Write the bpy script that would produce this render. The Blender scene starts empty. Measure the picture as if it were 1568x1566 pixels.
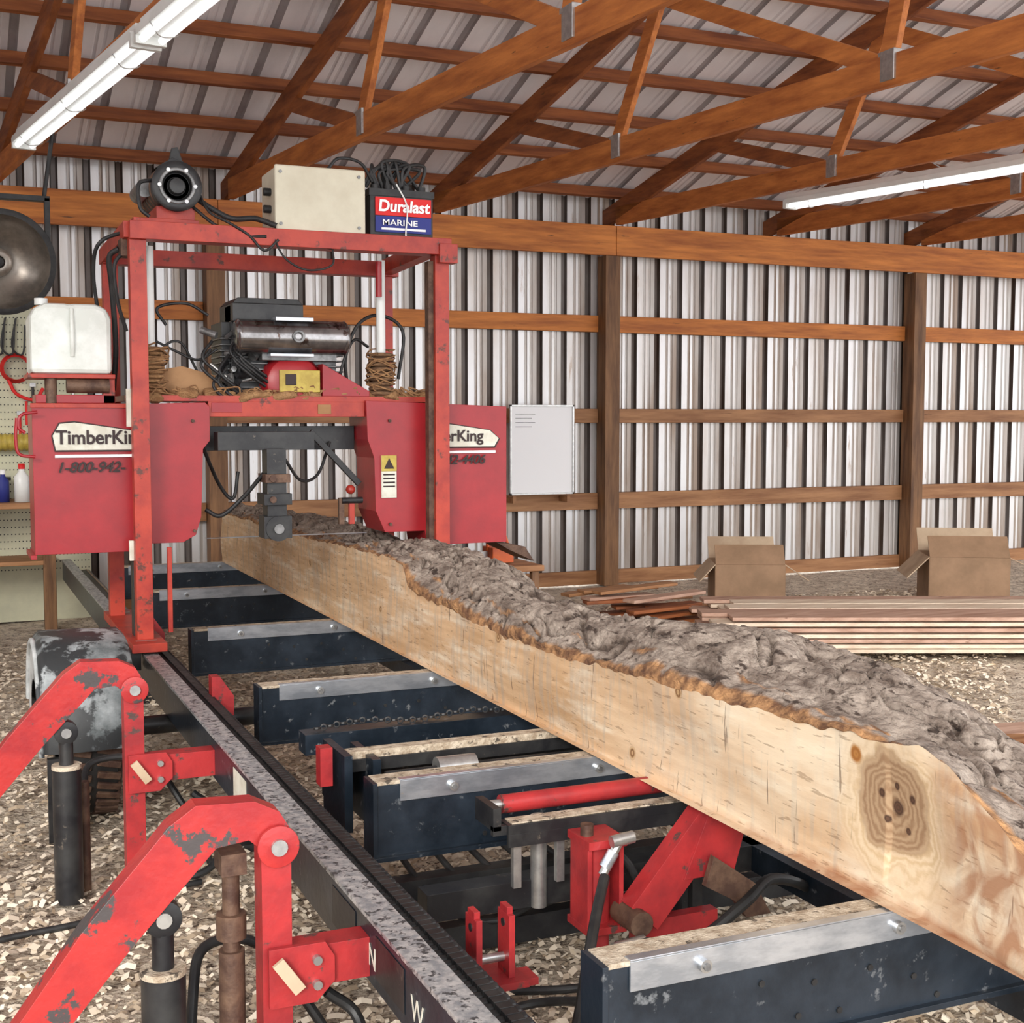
import bpy, math, random
from mathutils import Vector, noise, Matrix
random.seed(7)
D=bpy.data
SC=bpy.context.scene
# ------------------------------------------------------------------ materials
def rgb(c): return (c[0],c[1],c[2],1)
def M(name,c1,c2=None,scale=6,st=(1,1,1),rough=.6,metal=0,bump=0,lo=.4,hi=.62,c3=None,s3=20,t3=.6,w3=.04,bs=None,bd=.01,detail=7,island=False,coat=0,emit=0):
    m=D.materials.new(name); m.use_nodes=True; nt=m.node_tree; N=nt.nodes; L=nt.links
    b=N['Principled BSDF']; b.inputs['Roughness'].default_value=rough; b.inputs['Metallic'].default_value=metal
    b.inputs['Base Color'].default_value=rgb(c1); b.inputs['Coat Weight'].default_value=coat
    if emit: b.inputs['Emission Color'].default_value=(1,1,1,1); b.inputs['Emission Strength'].default_value=emit
    if c2 is None and not bump: return m
    tc=N.new('ShaderNodeTexCoord'); mp=N.new('ShaderNodeMapping'); mp.inputs['Scale'].default_value=st
    L.new(tc.outputs['Object'],mp.inputs[0])
    n=N.new('ShaderNodeTexNoise'); n.inputs['Scale'].default_value=scale; n.inputs['Detail'].default_value=detail; n.inputs['Roughness'].default_value=.62
    L.new(mp.outputs[0],n.inputs['Vector'])
    col=None
    if c2 is not None:
        r=N.new('ShaderNodeValToRGB'); r.color_ramp.elements[0].position=lo; r.color_ramp.elements[1].position=hi
        r.color_ramp.elements[0].color=rgb(c1); r.color_ramp.elements[1].color=rgb(c2)
        if island:
            g=N.new('ShaderNodeNewGeometry'); L.new(g.outputs['Random Per Island'],r.inputs[0])
        else: L.new(n.outputs[0],r.inputs[0])
        col=r.outputs[0]
    if c3 is not None:
        n3=N.new('ShaderNodeTexNoise'); n3.inputs['Scale'].default_value=s3; n3.inputs['Detail'].default_value=6; n3.inputs['Roughness'].default_value=.65
        L.new(mp.outputs[0],n3.inputs['Vector'])
        r3=N.new('ShaderNodeValToRGB'); r3.color_ramp.elements[0].position=t3; r3.color_ramp.elements[1].position=t3+w3
        L.new(n3.outputs[0],r3.inputs[0])
        mx=N.new('ShaderNodeMixRGB'); L.new(r3.outputs[0],mx.inputs[0]); L.new(col,mx.inputs[1]); mx.inputs[2].default_value=rgb(c3)
        col=mx.outputs[0]
    if col is not None: L.new(col,b.inputs['Base Color'])
    if bump:
        nb=N.new('ShaderNodeTexNoise'); nb.inputs['Scale'].default_value=bs or scale*3; nb.inputs['Detail'].default_value=8
        L.new(mp.outputs[0],nb.inputs['Vector'])
        bp=N.new('ShaderNodeBump'); bp.inputs['Strength'].default_value=bump; bp.inputs['Distance'].default_value=bd
        L.new(nb.outputs[0],bp.inputs['Height']); L.new(bp.outputs[0],b.inputs['Normal'])
    return m
def wood(name,c1,c2,st,knot=(.13,.05,.015)):
    return M(name,c1,c2,scale=3,st=st,rough=.62,bump=.25,bs=9,lo=.34,hi=.66,c3=knot,s3=5,t3=.66,w3=.05)
OR1,OR2=(.36,.105,.02),(.70,.25,.05)
wX=wood('wood_grain_x',OR1,OR2,(.6,6,6)); wY=wood('wood_grain_y',(.34,.095,.02),(.64,.22,.05),(6,.6,6))
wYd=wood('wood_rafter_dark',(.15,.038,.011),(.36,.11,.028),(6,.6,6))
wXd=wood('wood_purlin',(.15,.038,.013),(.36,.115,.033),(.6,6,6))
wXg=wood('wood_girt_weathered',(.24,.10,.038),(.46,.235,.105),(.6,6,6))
wZ=wood('wood_post',(.10,.045,.02),(.28,.14,.06),(6,6,.6))
gal=M('galvanized_siding',(.80,.80,.81),(.50,.43,.37),scale=.9,st=(2.5,1,.35),rough=.36,metal=.4,bump=.08,bs=30,lo=.45,hi=.72,c3=(.42,.31,.24),s3=5,t3=.62,w3=.1)  # brown noise in the base colour imitates reflections of dark surroundings
galm=M('siding_reflection_strip',(.54,.52,.50),(.32,.25,.20),scale=1.1,st=(2.5,1,.4),rough=.4,metal=.4,lo=.4,hi=.62)  # brown-grey reflected tone painted as strips between the ribs
galr=M('siding_rib_shade',(.17,.15,.14),(.085,.055,.04),scale=3,st=(1,1,.3),rough=.5,metal=.3)  # shade inside the recessed ribs, put into a darker base colour
roofm=M('roof_metal',(.90,.88,.91),(.74,.72,.75),scale=1.2,st=(1.5,.4,1),rough=.45,metal=.0,bump=.05)
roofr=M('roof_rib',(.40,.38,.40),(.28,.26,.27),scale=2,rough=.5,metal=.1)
roofl=M('roof_lap_strip',(.78,.76,.79),(.64,.62,.65),scale=2,rough=.5,metal=.0)
red=M('red_paint',(.38,.016,.022),(.28,.012,.018),scale=7,rough=.34,bump=.04,bs=60,c3=(.42,.11,.10),s3=7,t3=.68,w3=.12,lo=.35,hi=.7)
redw=M('red_paint_worn',(.42,.028,.03),(.27,.02,.024),scale=9,rough=.4,bump=.1,bs=70,c3=(.08,.045,.04),s3=13,t3=.60,w3=.04)
redarm=M('red_paint_chipped',(.46,.032,.03),(.34,.022,.026),scale=9,rough=.36,bump=.12,bs=70,c3=(.07,.06,.06),s3=7,t3=.565,w3=.02)
redf=M('red_paint_frame',(.46,.045,.022),(.32,.024,.016),scale=8,rough=.42,bump=.1,bs=50,c3=(.11,.03,.02),s3=14,t3=.60,w3=.06)
navy=M('navy_paint',(.006,.011,.018),(.020,.029,.042),scale=6,rough=.33,bump=.1,bs=40,c3=(.15,.16,.17),s3=22,t3=.62,w3=.08)
blk=M('black_steel',(.010,.010,.012),(.03,.03,.03),scale=9,rough=.42,bump=.08,bs=50,c3=(.16,.13,.10),s3=22,t3=.65,w3=.08)
rub=M('black_rubber',(.010,.010,.011),(.025,.025,.025),scale=20,rough=.5)
stl=M('stainless',(.66,.70,.76),(.42,.46,.52),scale=8,st=(1,1,3),rough=.28,metal=.8,bump=.05,bs=40,c3=(.55,.48,.36),s3=30,t3=.66,w3=.06)
rail=M('rail_worn_steel',(.30,.32,.34),(.60,.60,.59),scale=40,rough=.42,metal=.4,bump=.2,bs=120,c3=(.08,.085,.09),s3=60,t3=.54,w3=.06,bd=.003)
zinc=M('zinc_bolt',(.45,.45,.45),(.6,.6,.58),scale=30,rough=.35,metal=.85)
dust=M('sawdust_cover',(.62,.53,.41),(.34,.26,.18),scale=30,rough=.95,bump=.8,bs=160,c3=(.10,.08,.06),s3=26,t3=.58,w3=.05,bd=.006)
dustb=M('sawdust_brown',(.42,.24,.11),(.26,.13,.055),scale=25,rough=.95,bump=.9,bs=140,bd=.01)
twine=M('tan_twine',(.36,.20,.09),(.20,.10,.045),scale=40,rough=.95)
cream=M('box_cream',(.68,.64,.50),(.60,.55,.42),scale=5,rough=.45,bump=.02)
white=M('white_plastic',(.85,.86,.84),(.76,.78,.76),scale=5,rough=.35)
tankm=M('tank_plastic',(.84,.87,.83),(.66,.69,.64),scale=6,rough=.35,bump=.05,c3=(.3,.2,.12),s3=14,t3=.74,w3=.1)
rust=M('rusty_steel',(.08,.042,.03),(.17,.10,.065),scale=20,rough=.6,metal=.3,bump=.2,bs=80)
gry=M('grey_cast',(.26,.26,.26),(.10,.10,.10),scale=14,rough=.4,metal=.5,bump=.1)
chrome=M('dark_chrome',(.34,.33,.33),(.14,.13,.13),scale=7,rough=.2,metal=.9,bump=.05,c3=(.10,.07,.06),s3=16,t3=.58,w3=.05)
dish=M('dish_metal',(.34,.30,.26),(.18,.16,.14),scale=6,rough=.32,metal=.7)
rope=M('strap_brown',(.25,.14,.07),(.12,.06,.03),scale=30,st=(1,1,4),rough=.9,bump=.6,bd=.01)
yel=M('yellow_label',(.55,.42,.08),(.42,.3,.05),scale=20,rough=.5)
lblw=M('label_white',(.74,.74,.64),(.60,.58,.48),scale=15,rough=.5)
lblr=M('label_red',(.70,.015,.015)); lblb=M('label_blue',(.02,.03,.22)); txw=M('text_white',(.95,.95,.95)); txk=M('text_dark',(.03,.015,.015))
card=M('cardboard',(.34,.21,.125),(.25,.155,.09),scale=4,rough=.8,bump=.05); cardd=M('cardboard_inside',(.55,.42,.29),(.42,.30,.20),scale=4,rough=.8)
ply=M('plywood_brown',(.40,.22,.10),(.3,.15,.06),scale=6,rough=.7)
bd1=wood('sawn_board_pink',(.34,.19,.13),(.56,.37,.28),(.8,5,8),knot=(.2,.1,.06)); bd2=wood('sawn_board_pale',(.56,.43,.32),(.78,.66,.52),(.8,5,8),knot=(.25,.14,.08))
peg=M('pegboard',(.62,.61,.44),(.50,.50,.37),scale=3,rough=.7)
fend=M('fender_dirty',(.38,.41,.42),(.10,.115,.12),scale=5,rough=.5,bump=.2,c3=(.025,.028,.03),s3=7,t3=.47,w3=.05)
fendw=M('fender_white',(.62,.64,.64),(.30,.32,.32),scale=7,rough=.5,bump=.2,c3=(.05,.055,.06),s3=9,t3=.55,w3=.06)
chipm=M('wood_chip',(.40,.30,.20),(.92,.81,.65),lo=0,hi=.8,rough=.9,island=True)
groundm=M('sawdust_ground',(.78,.68,.55),(.46,.37,.28),scale=9,rough=.95,bump=.9,bs=60,c3=(.17,.13,.10),s3=36,t3=.56,w3=.05,bd=.03)
orange=M('orange_plastic',(.75,.14,.02),(.6,.1,.02),scale=10,rough=.4)
tubem=M('tube_glass',(.9,.9,.9),emit=.9)
# --------------------------------------------------------------- mesh builder
def ident(v): return v
def mill(v): # mill drawing units -> metres, bed datum
    return Vector((v[0]*1.226,v[1]*1.226,v[2]*1.226-.3277))
class B:
    def __init__(s,name,parent=None,xf=ident,bevel=.003):
        s.n=name;s.p=parent;s.xf=xf;s.v=[];s.f=[];s.mi=[];s.sm=[];s.mats=[];s.bev=bevel
    def add(s,vs,fs,mat,smooth=False):
        if mat not in s.mats: s.mats.append(mat)
        k=s.mats.index(mat);o=len(s.v)
        s.v+=[s.xf(Vector(v)) for v in vs]
        for f in fs: s.f.append([i+o for i in f]); s.mi.append(k); s.sm.append(smooth)
    def box(s,x0,x1,y0,y1,z0,z1,mat):
        vs=[(x,y,z) for z in(z0,z1) for y in(y0,y1) for x in(x0,x1)]
        s.add(vs,[(0,2,3,1),(4,5,7,6),(0,1,5,4),(2,6,7,3),(0,4,6,2),(1,3,7,5)],mat)
    def beam(s,p0,p1,w,h,mat,upv=(0,0,1)):
        p0=Vector(p0);p1=Vector(p1);d=(p1-p0).normalized();u=Vector(upv)
        r=d.cross(u).normalized();u=r.cross(d).normalized()
        vs=[p+r*a*w/2+u*b*h/2 for p in(p0,p1) for b in(-1,1) for a in(-1,1)]
        s.add(vs,[(0,1,3,2),(4,6,7,5),(0,4,5,1),(2,3,7,6),(0,2,6,4),(1,5,7,3)],mat)
    def cyl(s,p0,p1,r,mat,seg=20,r2=None):
        p0=Vector(p0);p1=Vector(p1);r2=r if r2 is None else r2
        d=(p1-p0).normalized();a=d.orthogonal().normalized();b=d.cross(a)
        vs=[]
        for p,q in((p0,r),(p1,r2)):
            for i in range(seg):
                t=2*math.pi*i/seg; vs.append(p+(a*math.cos(t)+b*math.sin(t))*q)
        s.add(vs,[(i,(i+1)%seg,seg+(i+1)%seg,seg+i) for i in range(seg)],mat,True)
        s.add(vs[:seg],[tuple(range(seg))[::-1]],mat); s.add(vs[seg:],[tuple(range(seg))],mat)
    def lathe(s,c,axis,prof,mat,seg=28):
        c=Vector(c);d=Vector(axis).normalized();a=d.orthogonal().normalized();b=d.cross(a);vs=[]
        for h,r in prof:
            for i in range(seg):
                t=2*math.pi*i/seg; vs.append(c+d*h+(a*math.cos(t)+b*math.sin(t))*max(r,1e-4))
        fs=[(k*seg+i,k*seg+(i+1)%seg,(k+1)*seg+(i+1)%seg,(k+1)*seg+i) for k in range(len(prof)-1) for i in range(seg)]
        s.add(vs,fs,mat,True)
    def tube(s,pts,r,mat,seg=8,sub=6):
        P=[Vector(p) for p in pts]
        if len(P)>2:
            Q=[P[0]*2-P[1]]+P+[P[-1]*2-P[-2]];out=[]
            for i in range(1,len(Q)-2):
                for k in range(sub):
                    t=k/sub;a,b,c,d=Q[i-1:i+3]
                    out.append(.5*((2*b)+(c-a)*t+(2*a-5*b+4*c-d)*t*t+(3*b-a-3*c+d)*t**3))
            out.append(P[-1]);P=out
        vs=[];n=None
        for i,p in enumerate(P):
            d=(P[min(i+1,len(P)-1)]-P[max(i-1,0)]).normalized()
            n=d.orthogonal().normalized() if n is None else (n-d*n.dot(d)).normalized()
            b=d.cross(n)
            for k in range(seg):
                t=2*math.pi*k/seg; vs.append(p+(n*math.cos(t)+b*math.sin(t))*r)
        fs=[(i*seg+k,i*seg+(k+1)%seg,(i+1)*seg+(k+1)%seg,(i+1)*seg+k) for i in range(len(P)-1) for k in range(seg)]
        s.add(vs,fs,mat,True)
    def prism(s,poly,y0,y1,mat): # polygon in XZ, extruded in Y
        n=len(poly); vs=[(p[0],y0,p[1]) for p in poly]+[(p[0],y1,p[1]) for p in poly]
        fs=[tuple(range(n)),tuple(range(n,2*n))[::-1]]+[(i,n+i,n+(i+1)%n,(i+1)%n) for i in range(n)]
        s.add(vs,fs,mat)
    def ball(s,c,r,mat,sc=(1,1,1),amp=0,seg=16):
        vs=[];c=Vector(c)
        for j in range(seg+1):
            for i in range(seg*2):
                th=math.pi*j/seg;ph=math.pi*i/seg
                d=Vector((math.sin(th)*math.cos(ph),math.sin(th)*math.sin(ph),math.cos(th)))
                k=r*(1+amp*noise.noise((c+d*r)*25))
                vs.append(c+Vector((d.x*sc[0],d.y*sc[1],d.z*sc[2]))*k)
        w=seg*2
        s.add(vs,[(j*w+i,(j+1)*w+i,(j+1)*w+(i+1)%w,j*w+(i+1)%w) for j in range(seg) for i in range(w)],mat,True)
    def done(s):
        me=D.meshes.new(s.n);me.from_pydata([tuple(v) for v in s.v],[],s.f)
        for m in s.mats: me.materials.append(m)
        me.polygons.foreach_set('material_index',s.mi);me.polygons.foreach_set('use_smooth',s.sm);me.update()
        o=D.objects.new(s.n,me);SC.collection.objects.link(o)
        if s.p: o.parent=s.p
        if s.bev:
            b=o.modifiers.new('bevel','BEVEL');b.width=s.bev;b.segments=2;b.limit_method='ANGLE';b.angle_limit=math.radians(40)
        return o
def empty(name):
    o=D.objects.new(name,None);SC.collection.objects.link(o);return o
def text(body,loc,size,mat,parent,name,xf=ident,sx=1,shear=0,bold=.012):
    c=D.curves.new(name,'FONT');c.body=body;c.size=size;c.extrude=.0008;c.align_x='CENTER';c.shear=shear;c.offset=size*bold
    c.materials.append(mat);o=D.objects.new(name,c);SC.collection.objects.link(o)
    o.location=xf(Vector(loc));o.rotation_euler=(math.pi/2,0,0);o.scale=(sx,1,1);o.parent=parent
# ------------------------------------------------------------------ building
def ribbed(name,x0,x1,fn,t0,t1,ma,mb,mc,per=.229,dep=.03):
    b=B(name,bevel=0);prof=[]
    x=x0
    while x<x1:
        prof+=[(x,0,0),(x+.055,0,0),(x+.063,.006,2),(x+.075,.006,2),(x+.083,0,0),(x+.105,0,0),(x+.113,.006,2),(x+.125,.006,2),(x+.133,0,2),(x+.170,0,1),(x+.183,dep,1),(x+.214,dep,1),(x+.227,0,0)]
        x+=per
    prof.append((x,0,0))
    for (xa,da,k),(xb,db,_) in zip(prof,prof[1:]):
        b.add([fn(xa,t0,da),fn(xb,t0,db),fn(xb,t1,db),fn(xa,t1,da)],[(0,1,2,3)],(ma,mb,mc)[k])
    return b.done()
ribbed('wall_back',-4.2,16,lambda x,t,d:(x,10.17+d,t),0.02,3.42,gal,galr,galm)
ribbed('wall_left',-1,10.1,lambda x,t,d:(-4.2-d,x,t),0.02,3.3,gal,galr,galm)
S=.30
ribbed('ceiling_roof_panels',-4.6,16.3,lambda x,t,d:(x,t,3.30+S*(10-t)+.10+d),3.0,10.45,roofm,roofr,roofl,per=.305,dep=.012)
ribbed('ceiling_roof_panels_far_slope',-4.6,16.3,lambda x,t,d:(x,t,3.30+S*7+.10-S*(3.0-t)+d),-1.0,3.0,roofm,roofr,roofl,per=.305,dep=.012)
fr=B('wall_frame_back')
for X in (-1.45,1.93,5.30,8.62,12.0,15.4):
    fr.box(X-.07,X+.07,10.0-.03,10.13,0,2.83,wZ)
for a,bx in ((-4.1,1.95),(1.95,5.32),(5.32,10.1),(10.1,16)):
    k=.0 if a<5 else -.004
    fr.box(a+.002,bx-.002,9.955+k,10.0+k,2.83,3.08,wX)
for z0,z1 in ((2.19,2.33),(1.41,1.53),(.66,.80)):
    fr.box(-4.1,16,10.132,10.166,z0,z1,wXg)
    for a,bx in ((-4.1,-1.53),(-1.37,1.855),(2.005,5.225),(5.375,8.545),(8.695,11.925),(12.075,15.3)):
        fr.box(a,bx,10.095,10.131,z0,z1,wXg if z0<2 else wX)
fr.box(-4.1,16,10.12,10.16,0.0,.12,wXg)
fr.done()
# trusses
def zr(Y): return 3.30+S*(10-Y)
tr=B('ceiling_roof_trusses')
for idx in range(-3,10):
    X=.42+1.65*idx
    SK={0:-.125,1:-.12,2:-.145,3:-.165}.get(idx,-.18 if idx>3 else -.125)
    if X>14.8 or X<-4.3: continue
    def P(Y,z,dx=0): return (X+dx+SK*(Y-9.9),Y,z)
    tr.beam(P(10.0,3.17),P(-.5,3.17),.045,.155,wY)
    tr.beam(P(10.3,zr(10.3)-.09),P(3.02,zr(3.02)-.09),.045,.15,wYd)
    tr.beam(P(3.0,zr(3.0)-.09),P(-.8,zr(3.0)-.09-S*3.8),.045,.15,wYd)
    for (ya,yb) in ((8.75,7.6),(7.15,7.6),(7.15,5.35),(5.0,5.35)):
        tr.beam(P(ya,zr(ya)-.13,.0),P(yb,3.19,.0),.04,.10,wY if ya<8 else wYd)
    for yb in (7.6,5.35):
        xx=P(yb,0)[0]; tr.box(xx-.026,xx+.026,yb-.08,yb+.08,3.12,3.27,zinc)
tr.done()
pu=B('ceiling_purlins')
Y=9.95
while Y>2.9:
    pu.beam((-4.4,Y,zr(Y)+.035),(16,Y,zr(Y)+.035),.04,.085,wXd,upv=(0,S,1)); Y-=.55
pu.done()
# ground with its layer of chips
g=B('floor',bevel=0)
nx,ny=150,110
vs=[]
for j in range(ny+1):
    for i in range(nx+1):
        x=-6+24*i/nx;y=-2+14*j/ny
        vs.append((x,y,-.012+.018*noise.noise(Vector((x*1.7,y*1.7,0)))))
g.add(vs,[(j*(nx+1)+i,j*(nx+1)+i+1,(j+1)*(nx+1)+i+1,(j+1)*(nx+1)+i) for j in range(ny) for i in range(nx)],groundm,True)
def chip(x,y,z,s):
    a=random.uniform(0,6.28);t=random.uniform(-.5,.5);L_=s*random.uniform(.6,1.6);W=s*random.uniform(.25,.6)
    ux,uy=math.cos(a),math.sin(a);cu=random.uniform(.1,.5)*L_
    pts=[]
    for k in (-1,0,1):
        for w in (-1,1):
            px=ux*k*L_/2-uy*w*W/2;py=uy*k*L_/2+ux*w*W/2
            pts.append((x+px,y+py,z+.002+cu*(1-k*k)*.5+abs(t)*W*.5*(w+1)+.1*abs(t)*L_*(k+1)))
    g.add(pts,[(0,2,3,1),(2,4,5,3)],chipm)
for n in range(46000):
    Yc=1.6+7.2*random.random()**1.6; Xc=random.uniform(-.6,.2+Yc*.95)
    chip(Xc,Yc,random.uniform(0,.010),random.uniform(.012,.032)*(1+.06*Yc))
g.done()
sn=B('snow_outside',bevel=0);sn.add([(-30,12.05,-.03),(50,12.05,-.03),(50,60,-.03),(-30,60,-.03)],[(0,1,2,3)],M('snow_ground',(.8,.82,.85),(.7,.72,.76),scale=2,rough=.8));sn.done()
# ------------------------------------------------------------------ sawmill
MP=empty('portable_sawmill')
G=.269
b=B('bed_frame',MP,mill)
b.box(.612,.660,1.0,7.75,.54,.645,navy); b.box(.608,.657,1.0,7.75,.645,.653,rail)
b.box(.664,.735,1.0,7.75,.575,.59,blk)
y=1.0
while y<5.6:
    b.cyl((.680,y,.614),(.726,y,.614),.010,rub,8); b.box(.692,.714,y-.009,y+.009,.600,.629,rub); y+=.0205
b.box(.735,.755,1.0,7.75,.50,.59,navy); b.box(.735,.745,1.0,7.75,.5905,.593,dust)
b.box(.735,.84,1.2,7.6,.42,.475,navy)
b.box(1.98,2.04,.9,7.75,.54,.64,navy); b.box(1.7,1.78,1.2,7.6,.40,.46,navy)
for Y in (1.35,3.55,5.6,7.3):
    for X in (.76,1.95): b.box(X,X+.06,Y,Y+.06,G,.46,blk); b.box(X-.04,X+.10,Y-.04,Y+.10,G-.01,G+.012,blk)
for Y in (1.66,2.72,3.85,5.0,6.2,7.3):
    X0=.868 if Y<2 else .852
    b.box(X0+.01,1.98,Y,Y+.06,.475,.638,navy)
    b.box(X0,X0+.01,Y-.006,Y+.066,.47,.645,navy); b.box(X0,1.98,Y-.012,Y+.07,.468,.478,navy)
    b.box(.915,1.97,Y-.005,Y-.0005,.600,.646,stl); b.box(X0+.01,1.97,Y-.003,Y+.062,.639,.647,dust); b.box(.915,1.97,Y-.005,Y+.014,.6465,.649,stl)
    for X in (1.04,1.41,1.75):
        b.cyl((X,Y-.016,.622),(X,Y-.004,.622),.0105,zinc,12); b.cyl((X,Y-.02,.622),(X,Y-.016,.622),.006,gry,8)
    for X,z in ((1.15,.60),(1.25,.585),(1.22,.535),(1.30,.53),(1.12,.53),(1.45,.56),(1.36,.59),(1.5,.52)): b.cyl((X,Y-.003,z-.03),(X,Y+.001,z-.03),.0055,rub,10)
# cross conveyor bar
b.box(.86,1.75,2.99,3.03,.63,.648,dust); b.box(.86,1.75,2.985,3.035,.60,.63,blk)
b.box(.85,.87,2.93,3.12,.47,.655,navy); b.box(.92,.94,2.93,3.12,.47,.64,navy); b.box(.86,1.75,3.14,3.17,.50,.60,blk)
b.cyl((1.08,2.93,.60),(1.18,2.93,.60),.03,zinc,20); b.cyl((.95,2.93,.60),(1.5,2.93,.60),.010,blk,10)
x=.90
while x<1.45: # chain lying on the cross member
    z_=.628+.006*math.sin(x*20); b.lathe((x,3.36,z_),(.3,1,0) if int(x*1000)//18%2 else (0,.2,1),[(-.003,.006),(-.003,.010),(.003,.010),(.003,.006),(-.003,.006)],rub,8); x+=.018
b.box(.86,1.75,3.33,3.40,.56,.615,navy)
def ubr(X,Y,z0,z1,w=.05,g_=.06):
    for dx in (0,g_):
        b.box(X+dx,X+dx+.011,Y,Y+w,z0,z1-.012,redw); b.box(X+dx,X+dx+.011,Y+.01,Y+w-.01,z1-.012,z1,redw); b.cyl((X+dx-.002,Y+w/2,z1-.03),(X+dx+.013,Y+w/2,z1-.03),.007,rub,10)
    b.box(X-.02,X+g_+.03,Y-.02,Y+w+.02,z0-.012,z0,redw); b.cyl((X-.008,Y+w/2,z0+.03),(X+g_+.018,Y+w/2,z0+.03),.008,zinc,10)
ubr(.80,1.98,.50,.62); b.box(.72,.92,1.99,2.04,.475,.488,redw)
b.prism([(.72,.56),(.72,.68),(.745,.68),(.785,.62),(.785,.56)],3.88,3.93,redw); b.box(.80,.83,2.96,3.0,.58,.672,redw)
b.prism([(.72,.56),(.72,.67),(.745,.67),(.785,.61),(.785,.56)],5.2,5.25,redw)
# roller + hydraulics
b.cyl((1.065,2.50,.634),(1.5,2.50,.634),.020,redw,20); b.cyl((1.03,2.50,.634),(1.065,2.50,.634),.011,zinc,12)
b.box(1.05,1.7,2.42,2.47,.592,.612,blk); b.box(1.06,1.7,2.425,2.465,.612,.615,dust); b.box(1.02,1.038,2.43,2.53,.60,.648,blk); b.box(1.05,1.7,2.42,2.43,.565,.592,blk)
b.box(1.02,1.06,2.43,2.445,.59,.61,blk)
for X in (1.07,1.17): b.box(X,X+.018,2.44,2.455,.47,.57,zinc)
b.cyl((1.155,2.50,.40),(1.155,2.50,.60),.018,zinc,14)
b.box(.9,1.9,2.50,2.56,.40,.46,blk)
b.cyl((1.222,2.36,.40),(1.222,2.36,.575),.028,redw,20); b.box(1.182,1.192,2.32,2.40,.41,.59,redw);b.box(1.255,1.265,2.32,2.40,.41,.59,redw)
b.box(1.18,1.268,2.31,2.41,.575,.592,redw); b.box(1.18,1.268,2.31,2.41,.395,.41,redw); b.cyl((1.20,2.36,.59),(1.20,2.36,.615),.014,rust,12)
b.cyl((1.222,2.34,G),(1.222,2.34,.40),.018,redw,14)
b.cyl((1.22,2.29,.595),(1.27,2.29,.60),.013,zinc,10); b.cyl((1.20,2.29,.53),(1.235,2.29,.59),.010,zinc,8); b.cyl((1.205,2.29,.545),(1.225,2.29,.575),.013,stl,10)
b.tube([(1.20,2.28,.53),(1.15,2.22,.48),(1.09,2.14,.42),(1.02,2.05,.34),(.98,2.05,G+.01)],.011,rub)
b.tube([(1.25,2.24,.40),(1.36,2.2,.40),(1.48,2.2,.46),(1.58,2.25,.48),(1.72,2.3,.42),(1.8,2.35,.33)],.012,rub); b.cyl((1.20,2.24,.395),(1.27,2.24,.40),.014,zinc,10)
b.tube([(1.35,2.3,.36),(1.45,2.22,.33),(1.6,2.2,.36),(1.7,2.1,.30),(1.8,2.0,G+.01)],.011,rub)
b.tube([(1.24,2.42,.56),(1.32,2.40,.50),(1.36,2.38,.38),(1.30,2.30,.31),(1.15,2.30,.30),(1.0,2.40,G+.01)],.009,rub)
b.tube([(.95,2.3,G+.01),(1.05,2.25,.31),(1.12,2.12,.35),(1.2,2.1,.33),(1.25,2.2,.36)],.009,rub)
b.beam((1.29,2.3,.43),(1.46,2.3,.62),.05,.082,redw,upv=(-1,0,1)); b.prism([(1.38,.50),(1.45,.66),(1.53,.60),(1.5,.5)],2.27,2.28,redw)
b.prism([(1.40,.50),(1.42,.56),(1.52,.49),(1.56,.42),(1.50,.42),(1.47,.46)],2.22,2.235,rust); b.cyl((1.27,2.25,.43),(1.27,2.34,.43),.026,rust,16)
b.box(1.30,1.50,2.33,2.36,.33,.40,redw)
for X in (1.38,1.43,1.48): b.box(X,X+.025,2.4,2.42,.30,.50,blk)
b.box(.85,1.95,2.75,2.80,.33,.40,blk); b.box(.9,1.9,2.60,2.64,.28,.34,blk)
for i in range(5): b.tube([(.95+.08*i,2.9,.45),(1.0+.1*i,2.7,.36),(1.1+.1*i,2.6,.34+.02*i),(1.3+.08*i,2.62,.40)],.008,rub)
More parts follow.
